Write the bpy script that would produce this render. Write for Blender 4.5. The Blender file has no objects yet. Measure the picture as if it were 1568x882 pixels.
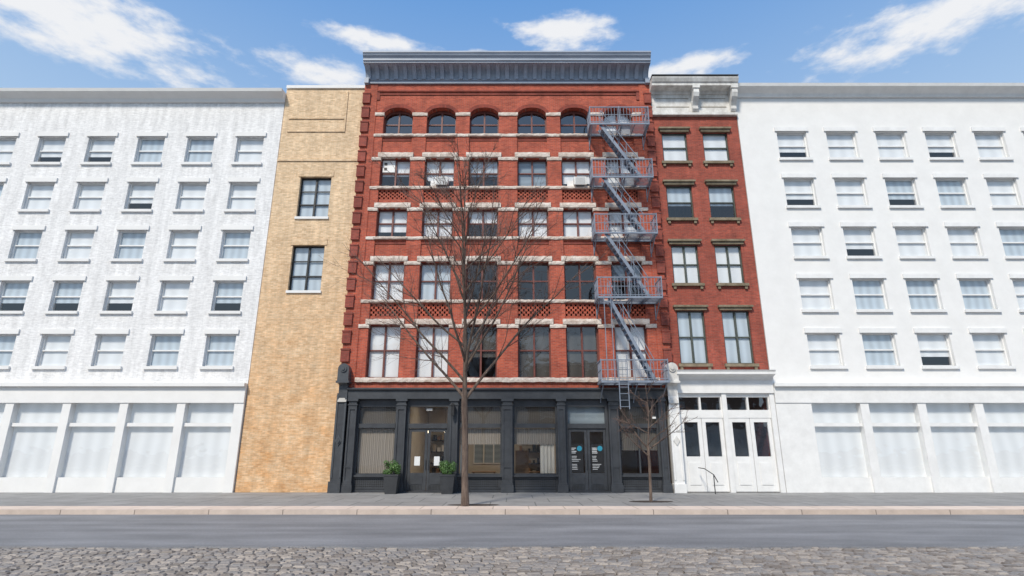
import bpy, math, random
from mathutils import Vector, Matrix
import mathutils, bmesh
R = random.Random(7)
scene = bpy.context.scene
COL = scene.collection

# ------------------------------------------------------------------ helpers
class NT:
    def __init__(s, tree): s.t = tree
    def n(s, typ, **kw):
        nd = s.t.nodes.new(typ)
        for k, v in kw.items(): setattr(nd, k, v)
        return nd
    def l(s, a, b): s.t.links.new(a, b)
    def math(s, op, a, b=None, clamp=False):
        nd = s.t.nodes.new('ShaderNodeMath'); nd.operation = op; nd.use_clamp = clamp
        for i, v in enumerate((a, b)):
            if v is None: continue
            if isinstance(v, (int, float)): nd.inputs[i].default_value = v
            else: s.t.links.new(v, nd.inputs[i])
        return nd.outputs[0]

def new_mat(name):
    m = bpy.data.materials.new(name); m.use_nodes = True
    t = NT(m.node_tree)
    return m, t, m.node_tree.nodes['Principled BSDF']

def c4(c): return (c[0], c[1], c[2], 1)

def noise_mat(name, c1, c2, scale=4, rough=.7, metallic=0, bump=.0, detail=6, stretch=(1,1,1), fine=None):
    m, t, p = new_mat(name)
    tc = t.n('ShaderNodeTexCoord')
    mp = t.n('ShaderNodeMapping'); mp.inputs['Scale'].default_value = stretch
    t.l(tc.outputs['Object'], mp.inputs['Vector'])
    nz = t.n('ShaderNodeTexNoise'); nz.inputs['Scale'].default_value = scale; nz.inputs['Detail'].default_value = detail
    nz.inputs['Roughness'].default_value = .65
    t.l(mp.outputs[0], nz.inputs['Vector'])
    r = t.n('ShaderNodeValToRGB'); r.color_ramp.elements[0].position = .35; r.color_ramp.elements[1].position = .65
    r.color_ramp.elements[0].color = c4(c1); r.color_ramp.elements[1].color = c4(c2)
    t.l(nz.outputs[0], r.inputs[0]); t.l(r.outputs[0], p.inputs['Base Color'])
    p.inputs['Roughness'].default_value = rough; p.inputs['Metallic'].default_value = metallic
    if bump:
        n2 = t.n('ShaderNodeTexNoise'); n2.inputs['Scale'].default_value = fine or scale*4; n2.inputs['Detail'].default_value = 5
        t.l(tc.outputs['Object'], n2.inputs['Vector'])
        b = t.n('ShaderNodeBump'); b.inputs['Strength'].default_value = bump; b.inputs['Distance'].default_value = .03
        t.l(n2.outputs[0], b.inputs['Height']); t.l(b.outputs[0], p.inputs['Normal'])
    return m

def brick_mat(name, c1, c2, mortar, var=(.72, 1.2), bw=.21, bh=.072, ms=.007, lowtint=None, offset=.5, bias=0.):
    m, t, p = new_mat(name)
    tc = t.n('ShaderNodeTexCoord'); sp = t.n('ShaderNodeSeparateXYZ'); t.l(tc.outputs['Object'], sp.inputs[0])
    cb = t.n('ShaderNodeCombineXYZ'); t.l(t.math('ADD', sp.outputs[0], sp.outputs[1]), cb.inputs[0]); t.l(sp.outputs[2], cb.inputs[1])
    bt = t.n('ShaderNodeTexBrick'); bt.offset = offset
    bt.inputs['Scale'].default_value = 1; bt.inputs['Brick Width'].default_value = bw; bt.inputs['Row Height'].default_value = bh
    bt.inputs['Mortar Size'].default_value = ms; bt.inputs['Bias'].default_value = bias
    bt.inputs['Color1'].default_value = c4(c1); bt.inputs['Color2'].default_value = c4(c2); bt.inputs['Mortar'].default_value = c4(mortar)
    t.l(cb.outputs[0], bt.inputs['Vector'])
    def nz(scale, st, lo, hi, a=.3, b=.7):
        mp = t.n('ShaderNodeMapping'); mp.inputs['Scale'].default_value = st; t.l(tc.outputs['Object'], mp.inputs[0])
        n = t.n('ShaderNodeTexNoise'); n.inputs['Scale'].default_value = scale; n.inputs['Detail'].default_value = 7; n.inputs['Roughness'].default_value = .7
        t.l(mp.outputs[0], n.inputs['Vector'])
        mr = t.n('ShaderNodeMapRange'); mr.inputs['From Min'].default_value = a; mr.inputs['From Max'].default_value = b
        mr.inputs['To Min'].default_value = lo; mr.inputs['To Max'].default_value = hi
        t.l(n.outputs[0], mr.inputs['Value']); return mr.outputs[0]
    f = t.math('MULTIPLY', nz(.9, (1,1,1), var[0], var[1]), nz(2.2, (1.5,1.5,.25), .82, 1.15))
    f = t.math('MULTIPLY', f, nz(7, (.6,.6,2.2), .80, 1.18))
    vm = t.n('ShaderNodeVectorMath', operation='SCALE'); t.l(bt.outputs['Color'], vm.inputs[0]); t.l(f, vm.inputs['Scale'])
    out = vm.outputs[0]
    if lowtint:
        mr = t.n('ShaderNodeMapRange'); mr.inputs['From Min'].default_value = lowtint[1]; mr.inputs['From Max'].default_value = lowtint[2]
        mr.inputs['To Min'].default_value = 1; mr.inputs['To Max'].default_value = 0
        t.l(sp.outputs[2], mr.inputs[0])
        fc = t.math('MULTIPLY', mr.outputs[0], nz(1.2, (1,1,2), 0, 1), True)
        mx = t.n('ShaderNodeMix', data_type='RGBA', blend_type='MULTIPLY'); t.l(fc, mx.inputs[0]); t.l(out, mx.inputs[6]); mx.inputs[7].default_value = c4(lowtint[0])
        out = mx.outputs[2]
    t.l(out, p.inputs['Base Color']); p.inputs['Roughness'].default_value = .9
    b = t.n('ShaderNodeBump'); b.inputs['Strength'].default_value = .5; b.inputs['Distance'].default_value = .01; b.invert = True
    t.l(bt.outputs['Fac'], b.inputs['Height']); t.l(b.outputs[0], p.inputs['Normal'])
    return m

def glass_mat(name, tint=(.75,.8,.82), refl=.06, wob=.02):
    m = bpy.data.materials.new(name); m.use_nodes = True; m.node_tree.nodes.clear(); t = NT(m.node_tree)
    o = t.n('ShaderNodeOutputMaterial'); mx = t.n('ShaderNodeMixShader'); tr = t.n('ShaderNodeBsdfTransparent'); gl = t.n('ShaderNodeBsdfGlossy')
    tr.inputs[0].default_value = c4(tint); gl.inputs['Roughness'].default_value = .02; gl.inputs['Color'].default_value = (1,1,1,1)
    lw = t.n('ShaderNodeLayerWeight'); lw.inputs[0].default_value = .5
    p5 = t.math('POWER', lw.outputs['Facing'], 3.5)
    fac = t.math('ADD', t.math('MULTIPLY', p5, .9), refl, True)
    tc = t.n('ShaderNodeTexCoord'); n = t.n('ShaderNodeTexNoise'); n.inputs['Scale'].default_value = 1.1; n.inputs['Detail'].default_value = 2
    t.l(tc.outputs['Object'], n.inputs['Vector'])
    b = t.n('ShaderNodeBump'); b.inputs['Strength'].default_value = .6; b.inputs['Distance'].default_value = wob; t.l(n.outputs[0], b.inputs['Height']); t.l(b.outputs[0], gl.inputs['Normal'])
    t.l(fac, mx.inputs[0]); t.l(tr.outputs[0], mx.inputs[1]); t.l(gl.outputs[0], mx.inputs[2]); t.l(mx.outputs[0], o.inputs[0])
    return m

def fabric_mat(name, col, axis='x', scale=14, amp=.6):
    m, t, p = new_mat(name)
    tc = t.n('ShaderNodeTexCoord'); w = t.n('ShaderNodeTexWave'); w.wave_type = 'BANDS'; w.bands_direction = 'X' if axis == 'x' else 'Z'
    w.inputs['Scale'].default_value = scale/6.; w.inputs['Distortion'].default_value = 2.5; w.inputs['Detail'].default_value = 2; w.inputs['Detail Scale'].default_value = .6
    t.l(tc.outputs['Object'], w.inputs['Vector'])
    mr = t.n('ShaderNodeMapRange'); mr.inputs['To Min'].default_value = amp; mr.inputs['To Max'].default_value = 1; t.l(w.outputs[1], mr.inputs[0])
    vm = t.n('ShaderNodeVectorMath', operation='SCALE'); vm.inputs[0].default_value = col; t.l(mr.outputs[0], vm.inputs['Scale'])
    t.l(vm.outputs[0], p.inputs['Base Color']); p.inputs['Roughness'].default_value = .9
    return m

def emit_mat(name, col, s):
    m, t, p = new_mat(name); p.inputs['Emission Color'].default_value = c4(col); p.inputs['Emission Strength'].default_value = s
    p.inputs['Base Color'].default_value = c4(col); return m

M = {}
M['brick'] = brick_mat('red_brick', (.52,.105,.053), (.35,.062,.034), (.36,.17,.13), var=(.74,1.18))
M['brickdark'] = brick_mat('dark_red_brick', (.35,.075,.05), (.26,.056,.04), (.2,.09,.07))
M['brickarch'] = brick_mat('arch_brick', (.33,.062,.038), (.25,.048,.032), (.16,.06,.045), bw=.07, bh=.21, offset=0)
M['tan'] = brick_mat('tan_brick', (.82,.60,.38), (.62,.42,.24), (.70,.56,.41), var=(.88,1.1), lowtint=((.92,.66,.42), 1, 13))
M['brick2'] = brick_mat('red_brick_old', (.40,.082,.05), (.28,.06,.04), (.27,.12,.09))
M['brick3'] = brick_mat('pale_painted_brick', (.84,.83,.82), (.81,.80,.79), (.77,.76,.75), var=(.97,1.02))
M['brickopp'] = brick_mat('brown_brick', (.30,.18,.12), (.22,.13,.09), (.25,.2,.17))
M['stone'] = noise_mat('rough_sandstone', (.52,.42,.35), (.76,.68,.61), scale=3.5, rough=.95, bump=.9, fine=22)
M['iron'] = noise_mat('charcoal_painted_iron', (.042,.045,.051), (.062,.067,.075), scale=2.5, rough=.42, bump=.08)
M['ironlite'] = noise_mat('charcoal_iron_detail', (.06,.065,.072), (.08,.086,.095), scale=3, rough=.4)
M['black'] = noise_mat('black_metal', (.012,.012,.013), (.02,.02,.022), rough=.5)
M['cornice'] = noise_mat('blue_gray_painted_tin', (.25,.295,.37), (.33,.375,.45), scale=1.5, rough=.5, bump=.1, stretch=(.6,1,2))
M['escape'] = noise_mat('blue_gray_painted_steel', (.18,.215,.27), (.25,.29,.36), scale=3, rough=.5)
M['frame'] = noise_mat('maroon_window_paint', (.12,.035,.026), (.18,.055,.042), scale=5, rough=.5)
M['white'] = noise_mat('white_paint', (.74,.735,.72), (.83,.825,.81), scale=2, rough=.6)
M['oldwhite'] = noise_mat('weathered_white_paint', (.50,.48,.45), (.78,.77,.74), scale=2.4, rough=.8, bump=.2, stretch=(1,1,.6))
M['greenframe'] = noise_mat('dark_green_paint', (.05,.06,.05), (.09,.1,.085), rough=.6)
M['hood'] = noise_mat('olive_brownstone', (.16,.125,.08), (.28,.23,.16), scale=3, rough=.9, bump=.3)
M['limestone'] = noise_mat('limestone', (.77,.76,.74), (.82,.81,.79), scale=1.2, rough=.9, bump=.1)
M['gapshadow'] = noise_mat('brick_gap_shadow', (.02,.012,.01), (.035,.02,.016), rough=1)  # shadow inside the pierced brickwork gaps, put into the backing's near-black colour
M['room'] = noise_mat('room_plaster', (.22,.21,.2), (.28,.27,.25), scale=.6, rough=1)
M['shop'] = noise_mat('showroom_plaster', (.5,.46,.4), (.6,.55,.49), scale=.6, rough=1)
M['glass'] = glass_mat('window_glass', (.96,.97,.98), .09, .015)
M['glassblue'] = glass_mat('dark_window_glass', (.55,.6,.65), .16, .02)
M['shopglass'] = glass_mat('shop_glass', (.95,.95,.94), .06, .006)
M['b_white'] = fabric_mat('white_roller_shade', (.84,.85,.85), 'x', 3, .9)
M['b_grey'] = fabric_mat('gray_blue_shade', (.30,.36,.41), 'z', 6, .8)
M['b_mid'] = fabric_mat('pale_blue_shade', (.58,.65,.70), 'x', 5, .82)
M['b_dim'] = fabric_mat('dim_shade', (.085,.08,.072), 'x', 3, .7)
M['curtain'] = fabric_mat('linen_curtain', (.56,.49,.40), 'x', 28, .55)
M['curtainw'] = fabric_mat('white_curtain', (.82,.76,.66), 'x', 40, .6)
M['mesh'] = fabric_mat('woven_shade', (.33,.29,.25), 'x', 24, .6)
M['meshd'] = fabric_mat('dark_woven_shade', (.13,.115,.10), 'x', 24, .6)
M['paper'] = noise_mat('paper', (.75,.76,.76), (.8,.8,.8), rough=.9)
M['teal'] = noise_mat('teal_print', (.02,.25,.38), (.03,.3,.42), rough=.7)
M['acplastic'] = noise_mat('beige_plastic', (.66,.64,.60), (.74,.73,.7), rough=.6)
M['roof'] = noise_mat('tar_roof', (.05,.05,.05), (.08,.08,.08), rough=.95)
M['wood'] = noise_mat('oak_wood', (.2,.11,.05), (.28,.16,.08), rough=.6, stretch=(1,1,6))
M['bark'] = noise_mat('tree_bark', (.075,.05,.04), (.19,.14,.11), scale=11, rough=.95, bump=.8, stretch=(1,1,.25))
M['twig'] = noise_mat('twig_bark', (.10,.062,.05), (.17,.11,.09), scale=6, rough=.9)
M['bulb'] = emit_mat('warm_bulb', (1,.82,.55), 12)

class B:
    """mesh collector: one mesh object per part name"""
    def __init__(s, name, loc=(0,0,0), rot=0):
        s.name = name; s.parts = {}; s.loc = loc; s.rot = rot
    def p(s, part, mat):
        k = (part, mat)
        if k not in s.parts: s.parts[k] = ([], [])
        return s.parts[k]
    def box(s, part, mat, x0, x1, y0, y1, z0, z1):
        V, F = s.p(part, mat); b = len(V)
        V += [(x0,y0,z0),(x1,y0,z0),(x1,y1,z0),(x0,y1,z0),(x0,y0,z1),(x1,y0,z1),(x1,y1,z1),(x0,y1,z1)]
        F += [(b,b+3,b+2,b+1),(b+4,b+5,b+6,b+7),(b,b+1,b+5,b+4),(b+1,b+2,b+6,b+5),(b+2,b+3,b+7,b+6),(b+3,b,b+4,b+7)]
    def quad(s, part, mat, *pts):
        V, F = s.p(part, mat); b = len(V); V += list(pts); F.append(tuple(range(b, b+len(pts))))
    def bar(s, part, mat, p, q, w, h=None):
        h = h or w
        p, q = Vector(p), Vector(q); d = (q-p).normalized()
        up = Vector((0,0,1)) if abs(d.z) < .95 else Vector((0,1,0))
        a = d.cross(up).normalized()*w/2; c = a.cross(d).normalized()*h/2
        V, F = s.p(part, mat); b = len(V)
        for o in (p, q):
            for e in (-a-c, a-c, a+c, -a+c): V.append(tuple(o+e))
        F += [(b,b+1,b+2,b+3),(b+7,b+6,b+5,b+4)] + [(b+i, b+4+i, b+4+(i+1)%4, b+(i+1)%4) for i in range(4)]
    def rough(s, part, mat, x0, x1, y0, y1, z0, z1, j=.012, step=.13):
        """rock-faced stone: front subdivided and jittered"""
        n = max(2, int((x1-x0)/step)); V, F = s.p(part, mat); b = len(V)
        for i in range(n+1):
            x = x0+(x1-x0)*i/n; e = j
            V += [(x, y1, z0), (x, y0+R.uniform(0,e), z0+R.uniform(-e,e)), (x, y0-.01+R.uniform(-e,e), (z0+z1)/2+R.uniform(-e,e)), (x, y0+R.uniform(0,e), z1+R.uniform(-e,e)), (x, y1, z1)]
        for i in range(n):
            for k in range(5):
                F.append((b+i*5+k, b+(i+1)*5+k, b+(i+1)*5+(k+1)%5, b+i*5+(k+1)%5))
        F.append(tuple(b+k for k in range(5))); F.append(tuple(b+n*5+k for k in range(4,-1,-1)))
    def sweep(s, part, mat, x0, x1, prof):
        V, F = s.p(part, mat); b = len(V); n = len(prof)
        V += [(x0,y,z) for y,z in prof] + [(x1,y,z) for y,z in prof]
        F += [(b+i, b+(i+1)%n, b+n+(i+1)%n, b+n+i) for i in range(n)]
        F.append(tuple(b+i for i in range(n-1,-1,-1))); F.append(tuple(b+n+i for i in range(n)))
    def prism(s, part, mat, pts, y0, y1):
        V, F = s.p(part, mat); b = len(V); n = len(pts)
        V += [(x,y0,z) for x,z in pts] + [(x,y1,z) for x,z in pts]
        F += [(b+i, b+n+i, b+n+(i+1)%n, b+(i+1)%n) for i in range(n)]
        F.append(tuple(b+i for i in range(n))); F.append(tuple(b+n+i for i in range(n-1,-1,-1)))
    def wall(s, part, mat, x0, x1, z0, z1, y0, y1, cols):
        cur = x0
        for xa, xb, zs in sorted(cols, key=lambda c: c[0]):
            if xa > cur: s.box(part, mat, cur, xa, y0, y1, z0, z1)
            c = z0
            for za, zb in sorted(zs):
                if za > c: s.box(part, mat, xa, xb, y0, y1, c, za)
                c = zb
            if c < z1: s.box(part, mat, xa, xb, y0, y1, c, z1)
            cur = xb
        if cur < x1: s.box(part, mat, cur, x1, y0, y1, z0, z1)
    def emit(s, smooth=()):
        e = bpy.data.objects.new(s.name, None); COL.objects.link(e)
        e.location = s.loc; e.rotation_euler = (0,0,s.rot)
        for (part, mat), (V, F) in s.parts.items():
            me = bpy.data.meshes.new(part); me.from_pydata(V, [], F); me.materials.append(M[mat]); me.update()
            if 'glass' not in part:
                bm = bmesh.new(); bm.from_mesh(me); bmesh.ops.recalc_face_normals(bm, faces=bm.faces); bm.to_mesh(me); bm.free()
            o = bpy.data.objects.new(part, me); COL.objects.link(o); o.parent = e
        return e

def sash(b, x0, x1, z0, z1, y=.17, fr='frame', mull=True, meet=.5, glass='glass', w=.07, extra_v=0):
    b.box('window_frames', fr, x0, x0+w, y, y+.09, z0, z1)
    b.box('window_frames', fr, x1-w, x1, y, y+.09, z0, z1)
    b.box('window_frames', fr, x0+w, x1-w, y, y+.09, z1-w, z1)
    b.box('window_frames', fr, x0+w, x1-w, y, y+.09, z0, z0+w)
    if mull:
        c = (x0+x1)/2; b.box('window_mullions', fr, c-.04, c+.04, y-.012, y+.085, z0+w, z1-w)
    if meet:
        zm = z0+(z1-z0)*meet; b.box('window_meeting_rails', fr, x0+w, x1-w, y+.004, y+.08, zm-.03, zm+.03)
    b.quad('window_glass', glass, (x0+w,y+.05,z0+w), (x1-w,y+.05,z0+w), (x1-w,y+.05,z1-w), (x0+w,y+.05,z1-w))

def blind(b, mat, x0, x1, z0, z1, y=.27):
    b.box('window_shades', mat, x0+.01, x1-.01, y, y+.01, z0, z1)

# ------------------------------------------------------------------ main building
b = B('red_brick_loft_building')
CX = [-5.59,-3.39,-1.21,1.21,3.39,5.59]; HW = .745
XL, XR = -7.42, 7.32
FL = [(4.79,7.22),(8.36,10.25),(11.47,12.99),(14.11,15.72),(17.01,18.12)]
YP = -.07
piers = [(-6.75,CX[0]-HW)] + [(CX[i]+HW, CX[i+1]-HW) for i in range(5)] + [(CX[5]+HW, 6.75)]
for x0, x1 in piers:
    b.box('brick_piers', 'brick', x0, x1, YP, .35, 4.79, 18.12)
    for k,(za,zb) in enumerate(FL):
        if k < 4: b.rough('stone_imposts', 'stone', x0-.03, x1+.03, -.125, .1, zb-.17, zb+.0)
        else: b.rough('stone_imposts', 'stone', x0-.03, x1+.03, -.125, .1, 18.08, 18.26)
        if k > 0: b.rough('stone_pier_bands', 'stone', x0-.02, x1+.02, -.12, .1, za-.13, za+.02)
for cx in CX:
    x0, x1 = cx-HW, cx+HW
    for k in range(4):
        zt, zb = FL[k][1], FL[k+1][0]
        g = {0:(7.62,8.18), 2:(13.48,13.95)}.get(k)
        if g:
            b.box('brick_spandrels', 'brick', x0, x1, 0, .35, zt, g[0]); b.box('brick_spandrels', 'brick', x0, x1, 0, .35, g[1], zb)
            b.box('spandrel_recess', 'gapshadow', x0, x1, .10, .35, g[0], g[1])
            rows = 5; rh = (g[1]-g[0])/rows
            for r in range(rows):
                w = .135; pitch = .213
                xx = x0 + (0 if r%2 else -pitch/2)
                while xx < x1:
                    a, c = max(x0, xx), min(x1, xx+w)
                    if c-a > .02: b.box('pierced_brickwork', 'brick', a, c, -.01, .1, g[0]+r*rh+.004, g[0]+(r+1)*rh-.004)
                    xx += pitch
        else:
            b.box('brick_spandrels', 'brick', x0, x1, 0, .35, zt, zb)
            b.box('brick_corbel_course', 'brickdark', x0, x1, -.035, 0, zb-.33, zb-.26)
        b.rough('stone_lintels', 'stone', x0-.13, x1+.13, -.155, .12, zt-.0, zt+.24)
        b.rough('stone_sills', 'stone', x0-.06, x1+.06, -.165, .16, zb-.11, zb)
b.rough('stone_base_band', 'stone', -6.74, 6.74, -.17, .2, 4.60, 4.79)
b.box('brick_base_strip', 'brick', XL+.02, XR-.02, -.05, .35, 4.27, 4.60)
def arch(u, rise): return rise*max(0, 1-abs(u)**2.3)**.62
def arch_pts(x0, x1, zs, rise, n=20):
    return [(x0+(x1-x0)*i/n, zs+arch(2*i/n-1, rise)) for i in range(n+1)]
xs_prev = -6.75
for cx in CX:
    x0, x1 = cx-HW, cx+HW
    b.box('brick_frieze', 'brick', xs_prev, x0, YP, .35, 18.12, 19.0)
    pts = arch_pts(x0, x1, 18.12, .42)
    for i in range(len(pts)-1):
        b.prism('arch_wall', 'brick', [pts[i], pts[i+1], (pts[i+1][0],19.0), (pts[i][0],19.0)], YP, .35)
    outer = arch_pts(x0-.17, x1+.17, 18.14, .60); inner = arch_pts(x0, x1, 18.122, .42)
    for i in range(20):
        b.prism('brick_arches', 'brickarch', [inner[i], inner[i+1], outer[i+1], outer[i]], YP-.05, .02)
    i2 = arch_pts(x0+.06, x1-.06, 18.04, .36)
    for i in range(20):
        b.prism('arched_head_frame', 'frame', [i2[i], i2[i+1], inner[i+1], inner[i]], .2, .3)
    xs_prev = x1
b.box('brick_frieze', 'brick', xs_prev, 6.75, YP, .35, 18.12, 19.0)
b.box('brick_frieze', 'brick', -6.75, 6.75, YP, .35, 19.0, 20.02)
b.box('frieze_moulding', 'brickdark', -6.75, 6.75, -.15, YP, 19.48, 19.56)
b.box('frieze_moulding', 'brickdark', -6.6, 6.6, -.115, YP, 19.30, 19.37)
b.box('frieze_moulding', 'brickdark', -6.75, -6.6, -.112, YP, 19.0, 19.48); b.box('frieze_moulding', 'brickdark', 6.6, 6.75, -.112, YP, 19.0, 19.48)
for (x0, x1) in ((XL, -6.75), (6.75, XR)):
    b.box('corner_strips', 'brick', x0, x1, -.10, .35, 4.6, 20.02)
    z = 5.5
    while z < 19.6:
        xm0, xm1 = (x0-.04, x0+.34) if x0 < 0 else (x1-.34, x1+.02)
        b.box('corner_quoins', 'brickdark', xm0, xm1, -.19, -.02, z, z+.52)
        b.box('corner_quoins', 'brickdark', xm0-.015, xm1+.015, -.215, -.02, z+.52, z+.59)
        z += .83
def win(f, i, blinds, glass='glass'):
    x0, x1 = CX[i]-HW, CX[i]+HW; za, zb = FL[f]
    if f == 4: zb = 18.60; 
    sash(b, x0, x1, za, zb, y=.2 if f == 4 else .17, glass=glass, meet=.52 if f != 4 else .45)
    for (mat, a, c) in blinds: blind(b, mat, x0, x1, za+(zb-za)*a, za+(zb-za)*c, .27 if f != 4 else .32)
W = {
 4: [[],[],[],[],[],[('b_white',0,1)]],
 3: [[('b_white',.45,1)],[('b_white',.30,1)],[('b_mid',.45,1)],[('b_grey',0,1)],[('b_white',.2,1)],[('b_white',0,1)]],
 2: [[('b_white',.25,1)],[('b_white',.12,1)],[('b_white',.5,1)],[('b_white',0,1)],[('b_white',0,1)],[('b_white',.1,1)]],
 1: [[('b_white',0,1)],[('b_mid',0,1)],[],[],[],[('b_grey',.5,1)]],
 0: [[('b_white',0,1)],[('b_white',.03,1)],[('b_dim',.4,1)],[('b_dim',.0,1)],[('b_dim',.0,1)],[('b_white',0,1)]],
}
for f in W:
    for i in range(6): win(f, i, W[f][i], 'glassblue' if f == 4 and i < 5 else 'glass')
b.box('window_vent_panel', 'white', CX[0]-HW+.08, CX[0]-.05, .13, .165, 15.0, 15.64)
for dz in (15.18, 15.45): b.box('window_vent_panel_grilles', 'black', CX[0]-HW+.16, CX[0]-HW+.30, .115, .13, dz-.07, dz+.07)
b.box('side_wall', 'brick2', XL, XL+.3, .352, 14, 0, 20.6); b.box('side_wall', 'brick2', XR-.3, XR, .352, 14, 0, 20.6)
b.box('rear_wall', 'brick2', XL+.3, XR-.3, 13.7, 14, 0, 20.6)
b.box('roof', 'roof', XL+.3, XR-.3, .352, 13.7, 20.0, 20.2)
for z in (7.75, 10.95, 13.55, 16.45): b.box('floor_slabs', 'room', XL+.3, XR-.3, .36, 13.7, z, z+.25)
b.box('floor_slabs', 'room', XL+.3, XR-.3, .36, 13.7, 3.9, 4.35)
b.box('partition', 'room', XL+.3, XR-.3, 6, 6.1, 4.35, 20)
# cornice
prof = [(.3,19.95),(-.17,19.95),(-.17,20.03),(-.13,20.05),(-.13,20.12),(-.19,20.15),(-.19,20.19)]
for i in range(9):
    a = i/8*math.pi/2
    prof.append((-.15-.44*(1-math.cos(a)), 20.19+.52*math.sin(a)))
prof += [(-.80,20.72),(-.80,20.80),(-.86,20.82),(-.86,20.92),(-.90,20.98),(-.955,21.04),(-.99,21.12),(-1.0,21.16),(-1.03,21.16),(-1.03,21.25),(.3,21.32)]
b.sweep('cornice', 'cornice', -7.40, 7.28, prof)
n = 31
for i in range(n):
    x = -7.24 + 14.36*i/(n-1)
    rp = [(-.12,20.17)]
    for k in range(11):
        a = k/10*math.pi/2
        rp.append((-.24-.54*(1-math.cos(a))**.9, 20.17+.54*math.sin(a)))
    rp.append((-.12,20.712))
    w = .10 if i not in (0, n-1) else .13
    b.sweep('cornice_brackets', 'cornice', x-w, x+w, rp)
b.box('cornice_end_block', 'cornice', -7.42, -7.2, -.3, .2, 19.9, 20.2); b.box('cornice_end_block', 'cornice', 7.08, 7.3, -.3, .2, 19.9, 20.2)

# ---------------- storefront
b.box('storefront_entablature', 'iron', -6.98, 6.85, -.24, .35, 3.86, 4.21)
b.sweep('storefront_cornice', 'iron', -7.0, 6.87, [(.1,4.21),(-.26,4.21),(-.34,4.26),(-.34,4.31),(-.30,4.335),(.1,4.35)])
b.box('storefront_fillet', 'iron', -6.98, 6.85, -.275, -.24, 3.86, 3.92)
def pilaster(x, w, top=3.86, yf=-.24):
    h = w/2
    b.box('pilaster_plinths', 'iron', x-h-.05, x+h+.05, yf-.07, .2, 0.0, .30)
    b.box('pilaster_plinths', 'iron', x-h-.025, x+h+.025, yf-.04, .2, .30, .38)
    b.box('pilasters', 'iron', x-h, x+h, yf+.04, .2, .38, top-.28)
    for a, c in ((x-h, x-h+.07), (x+h-.07, x+h)): b.box('pilaster_ribs', 'iron', a, c, yf, yf+.04, .38, top-.28)
    b.box('pilaster_ribs', 'iron', x-h+.07, x+h-.07, yf, yf+.04, .38, .5); b.box('pilaster_ribs', 'iron', x-h+.07, x+h-.07, yf, yf+.04, top-.45, top-.28)
    b.box('pilaster_ribs', 'iron', x-h+.07, x+h-.07, yf+.01, yf+.04, 1.0, 1.08)
    b.box('pilaster_capitals', 'iron', x-h-.03, x+h+.03, yf-.03, .2, top-.28, top-.22)
    b.box('pilaster_capitals', 'iron', x-h+.01, x+h-.01, yf-.005, .2, top-.22, top-.10)
    b.box('pilaster_capitals', 'iron', x-h-.05, x+h+.05, yf-.06, .2, top-.10, top-.002)
for x, w in ((-4.6,.40),(-2.31,.34),(0,.44),(2.33,.34),(4.6,.42),(-6.72,.36),(6.70,.30)): pilaster(x, w)
b.box('corner_pier', 'iron', -7.42, -6.98, -.30, .3, .45, 4.1)
b.box('corner_pier_plinth', 'iron', -7.46, -6.95, -.40, .3, 0, .45)
for a in (-7.42, -7.06): b.box('corner_pier_ribs', 'ironlite', a, a+.08, -.33, -.30, .6, 4.0)
def diamond(bb, part, mat, x, z, y, r=.13):
    bb.prism(part, mat, [(x-r*.7,z),(x,z-r),(x+r*.7,z),(x,z+r)], y-.04, y)
diamond(b, 'diamond_boss', 'ironlite', -7.2, 2.1, -.30, .22); diamond(b, 'diamond_boss', 'iron', -7.2, 2.1, -.34, .12)
def console(bb, x0, x1, mat, z0, z1, yf):
    zm = z0+(z1-z0)*.52
    bb.sweep('console_bracket', mat, x0+.05, x1-.05, [(0,z0),(yf*.45,z0),(yf*.75,z0+.12),(yf*.55,z0+.35),(yf*.62,zm-.1),(yf*.95,zm),(0,zm)])
    bb.box('console_block', mat, x0-.04, x1+.04, yf-.05, .1, zm, zm+.09)
    c = (x0+x1)/2; w = (x1-x0)/2
    pts = [(x0,zm+.09),(x1,zm+.09)] + [(c+w*math.cos(a*math.pi/10), z1-w+w*math.sin(a*math.pi/10)*.98) for a in range(11)]
    bb.prism('console_head', mat, pts, yf, .1)
    ring = [(c+w*.62*math.cos(a*math.pi/8), z1-w+w*.62*math.sin(a*math.pi/8)) for a in range(16)]
    bb.prism('console_rosette', mat, ring, yf-.05, yf)
    bb.prism('console_rosette_boss', mat, [(c+w*.3*math.cos(a*math.pi/4), z1-w+w*.3*math.sin(a*math.pi/4)) for a in range(8)], yf-.09, yf-.05)
console(b, -7.42, -6.94, 'ironlite', 3.6, 5.38, -.5)

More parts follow.
